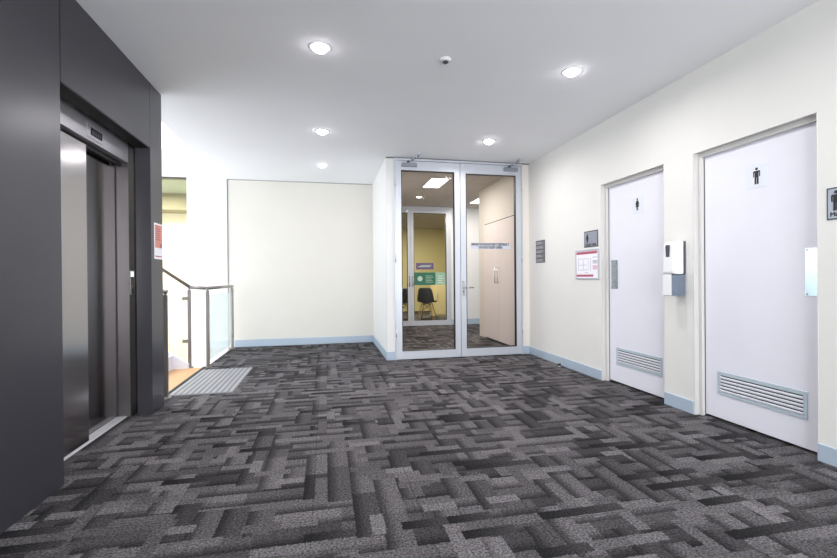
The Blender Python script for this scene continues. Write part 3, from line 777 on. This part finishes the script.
# ------------------------------------------------------------------ ceiling fittings and light
def area(name, loc, size, power, rot=(0,0,0), color=(1,1,1), shape='DISK', size_y=None, spread=None, parent=None):
    l = bpy.data.lights.new(name, 'AREA'); l.energy = power; l.shape = shape; l.size = size; l.color = color
    if size_y: l.size_y = size_y
    if spread: l.spread = spread
    o = bpy.data.objects.new(name, l); COL.objects.link(o); o.location = loc; o.rotation_euler = rot
    if parent: o.parent = parent; o.location = Vector(loc)-parent.location
    return o

DLP = 7.4
def make_downlight(x, y, label):
    t = thing('downlight', (x, y, H), label, 'ceiling light', group='recessed downlights')
    MB().lathe([(.058, .0), (.078, .0), (.078, -.003), (.070, -.007), (.060, -.007), (.058, 0)], (x, y, H), 40).build('trim_ring', M_WPLAST, t)
    MB().lathe([(0, -.038), (.020, -.036), (.038, -.028), (.050, -.015), (.0575, -.0015), (0, -.0012)], (x, y, H), 40).build('lens', M_LAMP, t)  # lens bulged deeper than a flush fitting to imitate round bloom
    area('lamp', (x, y, H-.042), .10, DLP, color=(1, .975, .985), spread=math.radians(172), parent=t)
    return t
dl = make_downlight(-.025, 3.11, 'nearest recessed downlight on the left, over the carpet before the lift')
for x, y, lb in ((1.895, 3.10, 'nearest recessed downlight on the right, in front of the toilet doors'),
                 (-.025, 4.88, 'middle recessed downlight on the left, above the tactile pad end of the foyer'),
                 (1.895, 4.88, 'recessed downlight just in front of the right glass door'),
                 (-.035, 6.344, 'farthest and palest recessed downlight, inside the alcove'),
                 (-.025, 1.34, 'recessed downlight left of the viewpoint, out of the picture'),
                 (1.895, 1.34, 'recessed downlight right of the viewpoint, out of the picture')):
    q = copy_tree(dl, (x, y, H), lb)
    if y < 2:
        for ch in q.children:
            if ch.type == 'LIGHT': ch.data = ch.data.copy(); ch.data.energy *= .55
    if y > 6:
        for ch in q.children:
            if ch.type == 'LIGHT': ch.data = ch.data.copy(); ch.data.energy *= .15
t = thing('ceiling_sensor', (.875, 3.11, H), 'small round sensor with a dark centre on the ceiling', 'sensor')
MB().lathe([(0, 0), (.042, 0), (.042, -.008), (.034, -.016), (.022, -.018), (0, -.018)], (.875, 3.11, H), 32).build('housing', M_WPLAST, t)
MB().lathe([(0, -.018), (.022, -.018), (.020, -.026), (.010, -.032), (0, -.033)], (.875, 3.11, H), 24).build('sensor_dome', M_DPLAST, t, 'dark sensor dome')

def troffer(x0, x1, y0, y1, label, power):
    t = thing('panel_light', ((x0+x1)/2, (y0+y1)/2, H), label, 'ceiling light', group='ceiling panel lights behind the doors')
    m = MB().box(x0-.02, x0, y0-.02, y1+.02, H-.012, H).box(x1, x1+.02, y0-.02, y1+.02, H-.012, H).box(x0, x1, y0-.02, y0, H-.012, H).box(x0, x1, y1, y1+.02, H-.012, H)
    m.build('frame', M_WPLAST, t)
    MB().box(x0, x1, y0, y1, H-.008, H-.001).build('diffuser', M_PANEL, t)
    area('lamp', ((x0+x1)/2, (y0+y1)/2, H-.016), x1-x0, power, color=(1, .93, .87), shape='RECTANGLE', size_y=y1-y0, parent=t)
troffer(1.69, 1.97, 6.85, 7.54, 'bright rectangular panel light behind the left glass door', 14)
troffer(3.05, 3.35, 8.3, 9.0, 'panel light beyond the cupboard corner', 14)
def vdown(x, y, label):
    t = thing('vestibule_downlight', (x, y, H), label, 'ceiling light')
    MB().lathe([(.048, 0), (.066, 0), (.066, -.003), (.050, -.006), (.048, 0)], (x, y, H), 32).build('trim_ring', M_WPLAST, t)
    MB().lathe([(0, -.0035), (.0475, -.0035), (.0475, -.0012), (0, -.0012)], (x, y, H), 32).build('lens', M_LAMP, t)
    return t
vdown(1.83, 8.53, 'small round downlight on the tiled ceiling beyond the panel light')
vdown(1.86, 6.42, 'round downlight on the tiled ceiling nearest the glass doors')

DAY = (.93, .955, 1.0)
area('room_lamp', (2.4, 11.5, H-.05), .6, 70, color=(1, .92, .72), shape='SQUARE')
area('hall_lamp', (-3.4, 9.2, H+.2), .9, 75, color=(1, .95, .86), shape='SQUARE')
# daylight through the roof light, plus fill lamps at the two added, unseen windows
area('roof_daylight', (-3.2, 5.02, 5.15), 3.2, 80, color=DAY, shape='RECTANGLE', size_y=1.6)
area('stair_fill_light', (-4.8, 5.9, 1.15), 2.5, 88, rot=(0, -math.pi/2, 0), color=DAY, shape='RECTANGLE', size_y=3.2)
area('rear_fill_light', (.72, YB+.03, 1.5), 3.6, 150, rot=(math.pi/2+.3, 0, 0), color=(.95, .975, 1), shape='RECTANGLE', size_y=1.9)

w = bpy.data.worlds.new('World'); sc.world = w; w.use_nodes = True
nt = w.node_tree; bg = nt.nodes['Background']
bg.inputs[0].default_value = (.86, .93, 1.0, 1); bg.inputs[1].default_value = 1.0

# ------------------------------------------------------------------ camera
f = 437.94; th = .2088; pi_ = -.0034; ro = -.008
c, s = math.cos(th), math.sin(th); cp, sp = math.cos(pi_), math.sin(pi_); cr, sr = math.cos(ro), math.sin(ro)
F = Vector((s, c, 0)); R = Vector((c, -s, 0)); U = Vector((0, 0, 1))
U1 = U*cp - F*sp; F1 = U*sp + F*cp
R2 = R*cr + U1*sr; U2 = -R*sr + U1*cr
cam = bpy.data.cameras.new('camera'); co = bpy.data.objects.new('camera', cam); COL.objects.link(co)
cam.sensor_width = 36; cam.lens = 36*f/837; cam.clip_start = .02
co.matrix_world = Matrix(((R2.x, U2.x, -F1.x, 0), (R2.y, U2.y, -F1.y, 0), (R2.z, U2.z, -F1.z, CAMH), (0, 0, 0, 1)))
sc.camera = co

sc.view_settings.view_transform = 'Standard'; sc.view_settings.look = 'None'
sc.view_settings.exposure = 0.93; sc.view_settings.gamma = 1; sc.view_settings.use_curve_mapping = False
sc.cycles.max_bounces = 10; sc.cycles.diffuse_bounces = 6; sc.cycles.glossy_bounces = 5; sc.cycles.transparent_max_bounces = 16
sc.cycles.use_denoising = True
